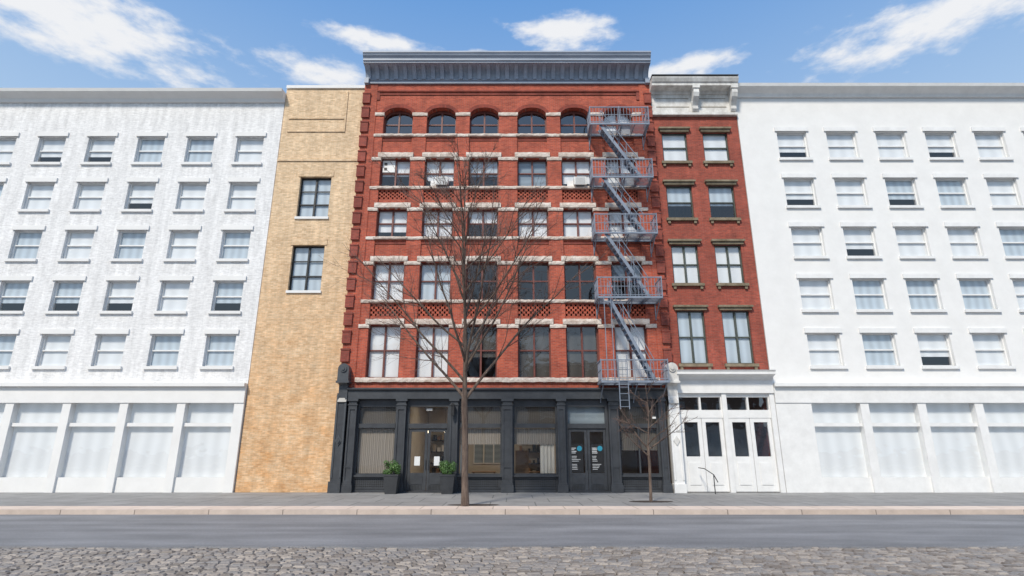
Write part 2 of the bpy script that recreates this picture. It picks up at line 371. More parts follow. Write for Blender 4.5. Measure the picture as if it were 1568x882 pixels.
def shop_window(x0, x1, shade=[], glass='shopglass', y=.0):
    f = 'iron'
    b.box('bulkhead', f, x0, x1, y+.02, .15, 0.0, .62)
    b.box('bulkhead_base', f, x0, x1, y-.06, y+.02, 0, .12)
    b.box('bulkhead_sill', f, x0, x1, y-.10, .15, .62, .70)
    xx = x0+.1
    while xx < x1-.12:
        for k in range(4): 
            b.prism('bulkhead_vent_lattice', 'black', [(xx-.035,.24+k*.09),(xx,.205+k*.09),(xx+.035,.24+k*.09),(xx,.275+k*.09)], y+.012, y+.0195)
        xx += .09
    b.box('bulkhead_vent_rail', f, x0, x1, y-.01, y+.02, .56, .60); b.box('bulkhead_vent_rail', f, x0, x1, y-.01, y+.02, .14, .18)
    w = .08
    for a, c in ((x0, x0+w), (x1-w, x1)): b.box('shopfront_frames', f, a, c, y, .12, .70, 3.86)
    b.box('shopfront_frames', f, x0+w, x1-w, y, .12, .70, .76)
    b.box('shopfront_frames', f, x0+w, x1-w, y-.03, .12, 2.64, 2.82)
    b.box('shopfront_frames', f, x0+w, x1-w, y, .12, 3.54, 3.86)
    b.quad('shopfront_glass', glass, (x0+w,y+.06,.76),(x1-w,y+.06,.76),(x1-w,y+.06,2.64),(x0+w,y+.06,2.64))
    b.quad('transom_glass', glass, (x0+w,y+.06,2.82),(x1-w,y+.06,2.82),(x1-w,y+.06,3.54),(x0+w,y+.06,3.54))
    b.box('transom_shades', 'meshd', x0+w, x1-w, .17, .18, 2.70, 3.54)
    for (m, xa, xb, za, zb) in shade:
        n = max(6, int((xb-xa)*22)); V, F = b.p('curtains', m); s = len(V)
        amp = .03 if not m.startswith('mesh') else .006
        for i in range(n+1):
            xq = xa+(xb-xa)*i/n; yq = (.17 if amp < .01 else .24)+amp*math.sin(i*1.9)
            V += [(xq,yq,za),(xq,yq,zb)]
        F += [(s+2*i, s+2*i+2, s+2*i+3, s+2*i+1) for i in range(n)]
shop_window(-6.54, -4.80, [('mesh',-6.45,-4.9,.76,2.62)])
shop_window(-2.14, -.22, [('mesh',-2.05,-.3,1.95,2.62),('curtainw',-2.03,-1.70,.76,2.0)])
shop_window(.22, 2.16, [('mesh',.3,2.1,1.95,2.62),('curtainw',1.42,2.04,.76,2.0)])
shop_window(4.81, 6.55, [('meshd',4.9,6.5,1.7,2.62)])
b.box('shopfront_mullion', 'iron', 5.64, 5.70, -.01, .1, .76, 2.64)
def doors(x0, x1, glass='shopglass'):
    f = 'iron'; w = .12; top = 2.62; c = (x0+x1)/2
    b.box('door_frames', f, x0, x0+w, -.03, .15, 0, 3.86); b.box('door_frames', f, x1-w, x1, -.03, .15, 0, 3.86)
    b.box('door_frames', f, x0+w, x1-w, -.04, .15, top, 2.82); b.box('door_frames', f, x0+w, x1-w, -.03, .15, 3.54, 3.86)
    b.quad('transom_glass', glass, (x0+w,.06,2.82),(x1-w,.06,2.82),(x1-w,.06,3.54),(x0+w,.06,3.54))
    b.box('door_step', 'iron', x0, x1, -.25, .15, 0.0, .05)
    for a, d, s in ((x0+w+.01, c-.008, 1), (c+.008, x1-w-.01, -1)):
        b.box('door_leaves', f, a, a+.11, .02, .08, .06, top-.01); b.box('door_leaves', f, d-.11, d, .02, .08, .06, top-.01)
        b.box('door_leaves', f, a+.11, d-.11, .02, .08, top-.14, top-.01); b.box('door_leaves', f, a+.11, d-.11, .035, .08, .06, .78)
        b.box('door_panels', f, a+.16, d-.16, .015, .035, .32, .68)
        for k in range(9): b.box('door_kick_grille', 'black', a+.12+k*(d-a-.24)/9, a+.14+k*(d-a-.24)/9, .026, .0345, .10, .28)
        b.quad('door_glass', glass, (a+.11,.05,.78),(d-.11,.05,.78),(d-.11,.05,top-.14),(a+.11,.05,top-.14))
        hx = d-.055 if s > 0 else a+.055
        b.box('door_handles', 'ironlite', hx-.015, hx+.015, -.04, -.015, .95, 1.35)
        b.box('door_handles', 'ironlite', hx-.01, hx+.01, -.02, .02, 1.0, 1.02); b.box('door_handles', 'ironlite', hx-.01, hx+.01, -.02, .02, 1.28, 1.30)
    return c
doors(-4.39, -2.49); doors(2.51, 4.38)
for x in (-3.86, -3.02): b.box('door_notices', 'paper', x-.12, x+.12, .035, .04, 1.08, 1.45)
b.box('transom_exit_sign', 'paper', -3.56, -3.30, .09, .1, 3.38, 3.47)
for x, sc in ((2.98,1),(3.86,1)):
    b.box('door_poster', 'black', x-.27, x+.27, .030, .038, .80, 1.95)
    b.prism('door_poster_logo', 'teal', [(x+.12+.11*math.cos(a*math.pi/8), 1.78+.11*math.sin(a*math.pi/8)) for a in range(16)], .022, .028)
    z = 1.78
    for k in range(14):
        ln = R.uniform(.15,.42) if k > 3 else R.uniform(.12,.24)
        if k not in (4, 9): b.box('door_poster_text', 'paper', x-.22, x-.22+ln, .026, .030, z, z+(.018 if k > 3 else .026))
        z -= .066
b.box('transom_shades', 'b_grey', 2.63, 4.26, .2, .21, 2.82, 3.54)
b.box('wall_lantern', 'black', -2.42, -2.28, -.50, -.34, 3.15, 3.55); b.box('wall_lantern', 'black', -2.38, -2.32, -.36, -.24, 3.56, 3.60)
b.prism('wall_lantern_cap', 'black', [(-2.45,3.55),(-2.25,3.55),(-2.32,3.66),(-2.38,3.66)], -.52, -.32)
b.box('security_camera', 'white', 6.28, 6.42, -.22, -.02, 3.02, 3.10)
# showroom interior
b.box('showroom_floor', 'wood', XL+.3, XR-.3, .36, 13.7, .0, .05)
b.box('showroom_back_wall', 'shop', XL+.3, XR-.3, 7, 7.1, .05, 3.9)
for x in (-4.6, 2.33): b.box('showroom_partition', 'shop', x-.05, x+.05, .5, 7, .05, 3.9)
for x, y, z in ((-1.6,3,2.3),(-.8,4,2.5),(.7,3.2,2.4),(-3.8,2.5,2.55),(-3.1,3.5,2.6),(1.6,5,2.5),(5.3,3,2.6)):
    ring = [(x+.05*math.cos(a*math.pi/4), z+.05*math.sin(a*math.pi/4)) for a in range(8)]
    b.prism('pendant_bulbs', 'bulb', ring, y-.04, y+.04); b.box('pendant_cords', 'black', x-.006, x+.006, y-.006, y+.006, z+.05, 3.88)
for x, y in ((-1.1,2.2),(1.0,2.0),(-6,2.2)):
    b.box('display_tables', 'wood', x-.55, x+.55, y-.35, y+.35, .72, .77)
    for sx in (-.5,.46):
        for sy in (-.3,.26): b.box('display_table_legs', 'wood', x+sx, x+sx+.05, y+sy, y+sy+.05, .05, .72)
b.box('wood_cabinet', 'wood', .35, .95, 1.1, 1.5, .05, 1.7)
for k in range(4):
    b.box('shelving', 'black', -4.2, -2.7, 6.5, 6.95, .4+k*.6, .44+k*.6); b.box('shelving', 'black', .5, 2.1, 6.5, 6.95, .4+k*.6, .44+k*.6)
    for q in range(6): 
        for xs in (-4.1, .6): b.box('shelf_goods', R.choice(['wood','white','black','curtain']), xs+q*.24, xs+q*.24+R.uniform(.08,.2), 6.55, 6.8, .44+k*.6, .44+k*.6+R.uniform(.12,.4))
b.box('rear_window_frames', 'white', -1.9, -.25, 6.93, 6.99, 1.0, 2.1)
for q in range(3): b.box('rear_window_panes', 'b_grey', -1.85+q*.54, -1.38+q*.54, 6.91, 6.93, 1.06, 2.04)
main = b.emit()
for x, pw in ((-1.1,70),(-3.6,4),(5.0,4)):
    ld = bpy.data.lights.new('showroom_lamp', 'AREA'); ld.energy = pw; ld.size = 1.6; ld.color = (1,.86,.66)
    lo = bpy.data.objects.new('showroom_lamp', ld); COL.objects.link(lo); lo.location = (x, 3.2, 3.8); lo.parent = main

# ------------------------------------------------------------------ window air conditioners
for i in (1, 4):
    a = B('window_air_conditioner'); x = CX[i]+(.16 if i == 1 else .14); z0 = 14.12
    a.box('cabinet', 'acplastic', x-.30, x+.30, -.30, .16, z0, z0+.42)
    a.box('grille_panel', 'white', x-.27, x+.27, -.315, -.30, z0+.03, z0+.39)
    for k in range(8): a.box('grille_slats', 'ironlite', x-.24, x+.24, -.32, -.315, z0+.06+k*.042, z0+.07+k*.042)
    a.box('side_panels', 'white', x-.60, x-.30, .12, .15, z0, z0+.42)
    a.box('support_bracket', 'ironlite', x-.2, x+.2, -.25, -.05, z0-.04, z0)
    a.emit()

# ------------------------------------------------------------------ fire escape
e = B('fire_escape'); m = 'escape'
PX0, PX1, YO, YI = 4.0, 6.85, -1.18, -.14
lev = [4.50, 8.20, 11.25, 14.08, 16.92]
for k, z in enumerate(lev):
    rh = .92
    e.bar('platform_frames', m, (PX0,YO,z), (PX1,YO,z), .05, .09); e.bar('platform_frames', m, (PX0,YI,z), (PX1,YI,z), .05, .09)
    for x in (PX0, PX1): e.bar('platform_frames', m, (x,YO,z), (x,YI,z), .05, .09)
    for j in range(3): 
        x = PX0+.7+j*.73; e.bar('platform_frames', m, (x,YO,z-.02), (x,YI,z-.02), .03, .06)
    y = YI-.09
    while y > YO+.05:
        for (xa, xb) in (((PX0, PX1),) if (y > -.55 or k == 0) else ((PX0, 4.35), (5.5, PX1))):
            e.bar('platform_slats', m, (xa,y,z+.02), (xb,y,z+.02), .038, .012)
        y -= .085
    for zz, t in ((z+rh,.045),(z+rh*.55,.022),(z+.12,.025)):
        e.bar('railings', m, (PX0,YO,zz), (PX1,YO,zz), t)
        for x in (PX0, PX1): e.bar('railings', m, (x,YO,zz), (x,-.07,zz), t)
    for x in (PX0, PX1, (PX0+PX1)/2):
        e.bar('rail_posts', m, (x,YO,z), (x,YO,z+rh+.05), .04)
    nb = 19
    for j in range(1, nb):
        x = PX0+(PX1-PX0)*j/nb; e.bar('balusters', m, (x,YO,z), (x,YO,z+rh), .017)
    for j in range(1, 7):
        y = YO+(YI-YO)*j/7
        for x in (PX0, PX1): e.bar('balusters', m, (x,y,z), (x,y,z+rh), .017)
    for x in (PX0+.08, (PX0+PX1)/2+.1, PX1-.08):
        e.bar('wall_brackets', m, (x,YO+.05,z-.05), (x,-.09,z-.72), .035); e.bar('wall_brackets', m, (x,-.10,z-.8), (x,-.10,z), .04)
        e.bar('wall_brackets', m, (x,YO,z-.045), (x,-.07,z-.045), .035)
for k in range(4):
    zt, zb = lev[k+1], lev[k]
    xt, xb = 4.50, 6.30
    y0, y1 = -1.10, -.60
    for y in (y0, y1):
        e.bar('stair_stringers', m, (xt,y,zt), (xb,y,zb+.04), .022, .14)
        e.bar('stair_handrails', m, (xt+.02,y,zt+.80), (xb+.05,y,zb+.85), .028)
        for f in (.02,.33,.66,.98):
            x = xt+(xb-xt)*f; z = zt+(zb-zt)*f; e.bar('stair_handrails', m, (x,y,z), (x,y,z+.83), .022)
    n = int((zt-zb)/.225)
    for j in range(1, n):
        f = j/n; x = xt+(xb-xt)*f; z = zt+(zb-zt)*f
        e.box('stair_treads', m, x-.11, x+.11, y0+.01, y1-.01, z-.012, z+.012)
for x in (4.72, 5.10): e.bar('drop_ladder', m, (x,-1.24,3.35), (x,-1.24,5.6), .035)
for j in range(8): e.bar('drop_ladder', m, (4.72,-1.24,3.45+j*.27), (5.10,-1.24,3.45+j*.27), .022)
for x in (4.25, 4.55): e.bar('guide_rods', m, (x,-1.21,4.5), (x,-1.21,8.3), .03)
e.bar('guide_rods', m, (4.25,-1.21,8.0), (4.55,-1.21,8.0), .03)
e.bar('roof_rods', m, (PX0,YO,lev[4]+.9), (PX0+.1,-.1,lev[4]+1.25), .02); e.bar('roof_rods', m, (PX1,YO,lev[4]+.9), (PX1-.1,-.1,lev[4]+1.25), .02)
e.emit()

# ------------------------------------------------------------------ tan brick building (left)
t = B('tan_brick_building'); x0, x1 = -11.5, -7.45
cols = [(-10.25,-8.72)]
zs = [(8.84,11.1),(12.55,14.7)]
t.wall('walls', 'tan', x0, x1, 0, 19.75, .02, .4, [(a,c,zs) for a,c in cols])
t.box('parapet_coping', 'limestone', x0, x1+.02, -.06, .42, 19.752, 19.92)
t.box('roof', 'roof', x0, x1, .4, 14, 19.2, 19.4); t.box('side_walls', 'tan', x0, x0+.3, .4, 14, 0, 19.7); t.box('rear_wall','tan', x0+.3, x1, 13.7, 14, 0, 19.2)
t.box('side_walls', 'tan', x1-.3, x1, .4, 13.7, 0, 19.7)
t.box('belt_course', 'tan', x0, x1, -.03, .02, 15.55, 15.68)
t.box('corner_recess_edge', 'tan', -8.35, -8.27, -.03, .02, 17.2, 19.6)
t.box('panel_courses', 'tan', -11.2, -8.35, -.028, .02, 17.95, 18.03); t.box('panel_courses', 'tan', -11.2, -8.35, -.028, .02, 17.2, 17.28)
for a,c in cols:
    for za,zb in zs:
        sash(t, a, c, za, zb, y=.18, fr='black', mull=True, meet=.33, w=.06); 
        t.box('window_muntins', 'black', a+.05, c-.05, .185, .24, za+(zb-za)*.66-.02, za+(zb-za)*.66+.02)
        t.box('window_shades', 'b_mid', a+.05, c-.05, .28, .29, za, zb); t.box('sills', 'limestone', a-.05, c+.05, -.05, .17, za-.12, za)
        t.box('flat_arches', 'tan', a-.1, c+.1, -.012, .02, zb, zb+.3)
t.emit()

# ------------------------------------------------------------------ right red building
r = B('red_brick_rowhouse'); x0, x1 = 7.36, 11.7
cols = [(7.78,9.05),(9.85,11.12)]
zs = [(5.43,7.9),(9.19,11.13),(12.48,14.25),(15.54,17.2)]
r.wall('walls', 'brick2', x0, x1, 4.95, 18.3, .05, .4, [(a,c,zs) for a,c in cols])
for a,c in cols:
    for k,(za,zb) in enumerate(zs):
        sash(r, a, c, za, zb, y=.16, fr='greenframe', mull=(k < 2), meet=.5, w=.06)
        sm = 'b_white' if k in (1,3) else 'b_mid'
        r.box('window_shades', sm, a+.05, c-.05, .25, .26, za if k != 2 else za+.75, zb)
        if zb < 17.9: r.box('window_hoods', 'hood', a-.16, c+.16, -.14, .06, zb+.13, zb+.22); r.box('window_hoods', 'hood', a-.1, c+.1, -.06, .07, zb, zb+.13)
        r.box('window_sills', 'hood', a-.12, c+.12, -.08, .16, za-.13, za)
        for xx in (a-.05, c-.07): r.box('sill_brackets', 'hood', xx, xx+.12, -.04, .06, za-.27, za-.13)
r.box('cornice_frieze', 'oldwhite', x0, x1, -.04, .4, 18.25, 19.35)
r.box('cornice_base', 'oldwhite', x0, x1, -.14, .3, 18.12, 18.25)
r.sweep('cornice_crown', 'oldwhite', x0-.05, x1, [(.3,19.35),(-.10,19.35),(-.16,19.48),(-.6,19.52),(-.6,19.66),(-.66,19.70),(-.74,19.86),(-.76,19.93),(.3,20.0)])
r.box('cornice_flashing', 'ironlite', x0-.06, x1, -.78, .3, 20.0, 20.04)
for x in (9.55, 11.5):
    r.sweep('cornice_brackets', 'oldwhite', x-.14, x+.14, [(-.03,18.3),(-.14,18.3),(-.22,18.42),(-.2,18.6),(-.3,18.75),(-.5,18.95),(-.58,19.15),(-.56,19.5),(-.03,19.5)])
    r.box('bracket_caps', 'oldwhite', x-.18, x+.18, -.62, -.03, 19.38, 19.5)
r.box('frieze_panels', 'hood', 9.85, 11.2, -.05, -.04, 18.6, 18.64); r.box('frieze_panels', 'hood', 7.6, 9.3, -.05, -.04, 18.6, 18.64)
r.box('frieze_panels', 'hood', 9.85, 11.2, -.05, -.04, 19.1, 19.13); r.box('frieze_panels', 'hood', 7.6, 9.3, -.05, -.04, 19.1, 19.13)
r.box('roof','roof', x0, x1, .4, 14, 19.6, 19.8); r.box('side_wall','brick2', x1-.3, x1, .4, 14, 0, 19.6); r.box('side_wall','brick2', x0, x0+.3, .4, 14, 0, 19.6); r.box('rear_wall','brick2',x0+.3,x1-.3,13.7,14,0,19.6)
r.box('chimney','brick2', 7.5, 8.2, 1.5, 2.3, 19.8, 20.9)
r.box('shopfront_entablature', 'white', 7.47, x1, -.16, .3, 4.12, 4.7); r.sweep('shopfront_cornice', 'white', 7.4, x1, [(.2,4.7),(-.22,4.7),(-.30,4.82),(-.55,4.9),(-.55,5.0),(-.6,5.08),(.2,5.14)])
r.box('corner_pilaster', 'white', 7.0, 7.44, -.28, .3, .35, 4.2); r.box('corner_pilaster_plinth', 'white', 6.97, 7.47, -.36, .3, 0, .35)
for a in (7.0, 7.36): r.box('pilaster_ribs', 'white', a, a+.08, -.31, -.28, .5, 4.0)
diamond(r, 'diamond_boss', 'oldwhite', 7.22, 2.1, -.28, .2)
console(r, 6.95, 7.47, 'oldwhite', 3.55, 5.42, -.5)
for a, c in ((7.5,9.4),(9.6,11.5)):
    r.box('transom_rails','white', a, c, -.02, .15, 3.95, 4.12); r.box('transom_rails','white', a, c, -.02, .15, 3.06, 3.40)
    for k in range(3):
        xa = a+(c-a)*k/2; r.box('transom_stiles','white', max(a,xa-.04), min(c,xa+.04), -.015, .14, 3.40, 3.95)
    r.quad('transom_glass','glassblue', (a,.08,3.4),(c,.08,3.4),(c,.08,3.95),(a,.08,3.95))
    cc = (a+c)/2
    for xa, xb in ((a+.02,cc-.01),(cc+.01,c-.02)):
        r.box('door_leaves','white', xa, xa+.16, .0, .08, .03, 3.06); r.box('door_leaves','white', xb-.16, xb, .0, .08, .03, 3.06)
        r.box('door_leaves','white', xa+.16, xb-.16, .0, .08, 2.88, 3.06); r.box('door_leaves','white', xa+.16, xb-.16, .012, .08, .03, 1.45)
        r.box('door_panels','white', xa+.22, xb-.22, -.012, .012, .3, 1.2)
        r.quad('door_glass','glassblue', (xa+.16,.05,1.45),(xb-.16,.05,1.45),(xb-.16,.05,2.88),(xa+.16,.05,2.88))
for a in (9.4, 11.5): r.box('shopfront_pilasters','white', a, a+.2, -.1, .3, 0, 4.12)
r.box('interior_back','room', 7.5, 11.6, 2.0, 2.1, 0, 4.7)
r.bar('boot_rail','black', (8.45,-.9,0), (8.45,-.9,.75), .03); r.bar('boot_rail','black', (8.45,-.9,.75), (8.1,-.9,.98), .03); r.bar('boot_rail','black', (8.1,-.9,.98), (8.05,-.3,1.0), .03); r.bar('boot_rail','black', (8.45,-.9,.75), (8.6,-.9,.45), .03)
r.emit()

# ------------------------------------------------------------------ pale buildings further along + across the street
def generic(name, x0, x1, H, wallm, trim, bayw, floors, first=4.6, loc=(0,0,0), rot=0, ww=1.35, wf='white', sh=('b_white','b_mid','b_white','b_grey')):
    g = B(name, loc, rot); n = int((x1-x0-.4)/bayw); s = (x1-x0-n*bayw)/2
    cols = [(x0+s+bayw*(i+.5)-ww/2, x0+s+bayw*(i+.5)+ww/2) for i in range(n)]
    fh = (H-1.6-first)/floors
    zs = [(first+fh*k+.9*fh/3.2, first+fh*k+.9*fh/3.2+fh*.58) for k in range(floors)]
    g.wall('walls', wallm, x0, x1, first-.2, H, .03, .4, [(a,c,zs) for a,c in cols])
    for a,c in cols:
        for za,zb in zs:
            sash(g, a, c, za, zb, y=.17, fr=wf, mull=False, w=.06)
            g.box('window_shades', R.choice(sh), a+.05, c-.05, .26, .27, za+(zb-za)*R.choice([0,0,0,.3]), zb)
            g.box('window_sills', trim, a-.08, c+.08, -.07, .16, za-.13, za); g.box('window_lintels', trim, a-.1, c+.1, -.04, .06, zb, zb+.22)
    g.sweep('cornice', trim, x0-.02, x1+.02, [(.3,H),(-.08,H),(-.15,H+.15),(-.5,H+.35),(-.55,H+.5),(.3,H+.6)])
    g.box('roof','roof', x0, x1, .4, 14, H-.4, H-.2); g.box('rear_wall', wallm, x0, x1, 13.7, 14, 0, H-.4)
    g.box('side_wall', wallm, x0, x0+.3, .4, 13.7, 0, H-.4); g.box('side_wall', wallm, x1-.3, x1, .4, 13.7, 0, H-.4)
    for k in range(floors): g.box('floor_slabs','room', x0+.3, x1-.3, .4, 13.7, first+fh*k-.1, first+fh*k+.1)
    g.box('shopfront_entablature', trim, x0, x1, -.14, .3, 3.7, first-.2); g.box('shopfront_cornice', trim, x0, x1, -.3, .02, first-.2, first-.05)
    g.box('shopfront_end_piers', trim, x0, x0+s+.18, -.101, .3, 0, 3.7); g.box('shopfront_end_piers', trim, x1-s-.18, x1, -.101, .3, 0, 3.7)
    for i in range(n+1):
        xx = x0+s+bayw*i
        if 0 < i < n: g.box('shopfront_pilasters', trim, xx-.18, xx+.18, -.10, .3, 0, 3.7)
        if i < n:
            g.box('bulkheads', trim, xx+.18, xx+bayw-.18, .0, .2, 0, .6); g.box('transom_bars', trim, xx+.18, xx+bayw-.18, .0, .12, 2.7, 2.85)
            g.quad('shop_glass','glass', (xx+.18,.06,.6),(xx+bayw-.18,.06,.6),(xx+bayw-.18,.06,3.7),(xx+.18,.06,3.7))
            g.box('shop_shades','b_white', xx+.18, xx+bayw-.18, .22, .23, .6, 3.7)
    return g.emit()
generic('white_loft_building', -29.5, -11.53, 18.9, 'brick3', 'limestone', 2.5, 5, sh=('b_white','b_white','b_mid'))
generic('limestone_loft_building', 11.73, 29.5, 19.2, 'limestone', 'white', 2.5, 5, ww=1.5, sh=('b_white','b_white','b_mid'))
generic('brown_brick_warehouse', -30, -2, 11.5, 'brickopp', 'limestone', 2.6, 2, loc=(0,-42,0), rot=math.pi)
generic('white_brick_warehouse', -1.9, 30, 13.5, 'brick3', 'limestone', 2.7, 3, loc=(0,-42,0), rot=math.pi)

# ------------------------------------------------------------------ ground
def mesh_obj(name, V, F, mat, smooth=False):
    me = bpy.data.meshes.new(name); me.from_pydata(V, [], F); me.materials.append(mat); me.update()
    if smooth:
        for f in me.polygons: f.use_smooth = True
    o = bpy.data.objects.new(name, me); COL.objects.link(o); return o
def boxobj(name, mat, x0,x1,y0,y1,z0,z1):
    V=[(x0,y0,z0),(x1,y0,z0),(x1,y1,z0),(x0,y1,z0),(x0,y0,z1),(x1,y0,z1),(x1,y1,z1),(x0,y1,z1)]
    return mesh_obj(name, V, [(0,3,2,1),(4,5,6,7),(0,1,5,4),(1,2,6,5),(2,3,7,6),(3,0,4,7)], mat)

def paving_mat(name, c1, c2, mortar, bw, bh, ms, stain=(.7,1.15)):
    m, t, p = new_mat(name)
    tc = t.n('ShaderNodeTexCoord'); bt = t.n('ShaderNodeTexBrick'); bt.offset = .35
    for k, v in (('Scale',1),('Brick Width',bw),('Row Height',bh),('Mortar Size',ms)): bt.inputs[k].default_value = v
    bt.inputs['Color1'].default_value = c4(c1); bt.inputs['Color2'].default_value = c4(c2); bt.inputs['Mortar'].default_value = c4(mortar)
    t.l(tc.outputs['Object'], bt.inputs['Vector'])
    n = t.n('ShaderNodeTexNoise'); n.inputs['Scale'].default_value = 1.1; n.inputs['Detail'].default_value = 9; n.inputs['Roughness'].default_value = .75
    t.l(tc.outputs['Object'], n.inputs['Vector'])
    mr = t.n('ShaderNodeMapRange'); mr.inputs['From Min'].default_value = .3; mr.inputs['From Max'].default_value = .7; mr.inputs['To Min'].default_value = stain[0]; mr.inputs['To Max'].default_value = stain[1]
    t.l(n.outputs[0], mr.inputs[0])
    vm = t.n('ShaderNodeVectorMath', operation='SCALE'); t.l(bt.outputs[0], vm.inputs[0]); t.l(mr.outputs[0], vm.inputs['Scale'])
    t.l(vm.outputs[0], p.inputs['Base Color']); p.inputs['Roughness'].default_value = .85
    return m
m_side = paving_mat('concrete_sidewalk', (.27,.262,.252), (.31,.302,.29), (.15,.15,.145), 1.5, 1.5, .02, (.72,1.12))
m_band = paving_mat('granite_paving', (.66,.53,.44), (.72,.59,.50), (.46,.37,.30), 1.1, 1.2, .02, (.85,1.1))
m_kerb = paving_mat('granite_curb', (.58,.47,.39), (.64,.53,.45), (.26,.21,.18), 2.2, 3, .015, (.72,1.1))
def asphalt():
    m, t, p = new_mat('asphalt')
    tc = t.n('ShaderNodeTexCoord')
    def nz(sc, st, a, b2, lo, hi, det=6):
        mp = t.n('ShaderNodeMapping'); mp.inputs['Scale'].default_value = st; t.l(tc.outputs['Object'], mp.inputs[0])
        n = t.n('ShaderNodeTexNoise'); n.inputs['Scale'].default_value = sc; n.inputs['Detail'].default_value = det; t.l(mp.outputs[0], n.inputs['Vector'])
        mr = t.n('ShaderNodeMapRange'); 
        for k, v in zip(('From Min','From Max','To Min','To Max'), (a,b2,lo,hi)): mr.inputs[k].default_value = v
        t.l(n.outputs[0], mr.inputs[0]); return mr.outputs[0], n.outputs[0]
    a, _ = nz(1, (.12,1.3,1), .3, .7, .80, 1.2); c, _ = nz(1.2, (.5,1,1), .35, .65, .88, 1.12, 9); d, dn = nz(60, (1,1,1), .3, .7, .75, 1.25, 3)
    f = t.math('MULTIPLY', t.math('MULTIPLY', a, c), d)
    vm = t.n('ShaderNodeVectorMath', operation='SCALE'); vm.inputs[0].default_value = (.205,.203,.207); t.l(f, vm.inputs['Scale'])
    t.l(vm.outputs[0], p.inputs['Base Color']); p.inputs['Roughness'].default_value = .8
    b2 = t.n('ShaderNodeBump'); b2.inputs['Strength'].default_value = .4; b2.inputs['Distance'].default_value = .01; t.l(dn, b2.inputs['Height']); t.l(b2.outputs[0], p.inputs['Normal'])
    return m
m_asph = asphalt()
mesh_obj('ground', [(-2000,-2000,-.22),(2000,-2000,-.22),(2000,2000,-.22),(-2000,2000,-.22)], [(0,1,2,3)], noise_mat('dirt_ground', (.09,.085,.08), (.13,.125,.12), scale=.3, rough=1))
boxobj('sidewalk', m_side, -60, 60, -6.0, 1.0, -.2, 0)
boxobj('granite_paving_strip', m_band, -60, 60, -7.02, -6.0, -.2, .003)
boxobj('curb', m_kerb, -60, 60, -7.22, -7.02, -.2, .008)
boxobj('sidewalk', m_side, -60, 60, -43, -37.5, -.2, 0)
boxobj('curb', m_kerb, -60, 60, -37.5, -37.3, -.2, .008)
V=[];F=[]; N=1400
for i in range(N+1):
    x=-60+120*i/N
    y=-13.0+.16*mathutils.noise.noise((x*.35,0,0))+.12*mathutils.noise.noise((x*1.6,3,0))+.05*mathutils.noise.noise((x*6,7,0))
    V+=[(x,-7.22,-.125),(x,y,-.122),(x,y-.03,-.19)]
for i in range(N):
    a=3*i; F+=[(a+1,a+4,a+3,a),(a+2,a+5,a+4,a+1)]
mesh_obj('asphalt_road', V, F, m_asph)
def cobmat():
    m, t, p = new_mat('belgian_block_granite')
    g = t.n('ShaderNodeNewGeometry'); rp = t.n('ShaderNodeValToRGB')
    e = rp.color_ramp.elements; e[0].color = (.15,.125,.105,1); e[1].color = (.37,.32,.27,1)
    for pos, c in ((.3,(.25,.215,.185,1)),(.55,(.22,.205,.195,1)),(.8,(.31,.265,.225,1))):
        q = rp.color_ramp.elements.new(pos); q.color = c
    t.l(g.outputs['Random Per Island'], rp.inputs[0])
    tc = t.n('ShaderNodeTexCoord'); n = t.n('ShaderNodeTexNoise'); n.inputs['Scale'].default_value = 22; n.inputs['Detail'].default_value = 6; t.l(tc.outputs['Object'], n.inputs['Vector'])
    mr = t.n('ShaderNodeMapRange'); mr.inputs['To Min'].default_value = .65; mr.inputs['To Max'].default_value = 1.35; t.l(n.outputs[0], mr.inputs[0])
    vm = t.n('ShaderNodeVectorMath', operation='SCALE'); t.l(rp.outputs[0], vm.inputs[0]); t.l(mr.outputs[0], vm.inputs['Scale'])
    t.l(vm.outputs[0], p.inputs['Base Color']); p.inputs['Roughness'].default_value = .6
    b2 = t.n('ShaderNodeBump'); b2.inputs['Strength'].default_value = .7; b2.inputs['Distance'].default_value = .02; t.l(n.outputs[0], b2.inputs['Height']); t.l(b2.outputs[0], p.inputs['Normal'])
    return m
V=[];F=[]; y=-12.7
while y > -23:
    d = R.uniform(.115,.145); x = -22-R.random()*.2
    while x < 22:
        w = R.uniform(.15,.24); g=.008
        h = -.14+R.uniform(-.010,.010)+.012*mathutils.noise.noise((x*.5,y*.5,1)); i=.022; jj=lambda: R.uniform(-.006,.006)
        wob = .03*mathutils.noise.noise((x*.4,y*.15,5))
        X0,X1,Y0,Y1 = x+g,x+w-g,y-d+g+wob,y-g+wob; s=len(V)
        V += [(X0,Y0,-.2),(X1,Y0,-.2),(X1,Y1,-.2),(X0,Y1,-.2),
              (X0+jj(),Y0+jj(),h-.022),(X1+jj(),Y0+jj(),h-.022),(X1+jj(),Y1+jj(),h-.022),(X0+jj(),Y1+jj(),h-.022),
              (X0+i,Y0+i,h+jj()),(X1-i,Y0+i,h+jj()),(X1-i,Y1-i,h+jj()),(X0+i,Y1-i,h+jj())]
        for k in range(2):
            o=s+4*k; F += [(o+q,o+(q+1)%4,o+4+(q+1)%4,o+4+q) for q in range(4)]
        F.append((s+8,s+9,s+10,s+11)); x += w
    y -= d
mesh_obj('cobblestone_street', V, F, cobmat())
mesh_obj('cobblestone_bed', [(-60,-37.3,-.183),(60,-37.3,-.183),(60,-12.6,-.183),(-60,-12.6,-.183)], [(0,1,2,3)], noise_mat('sandy_joint', (.05,.043,.036), (.09,.08,.068), scale=5, rough=1, bump=.3))

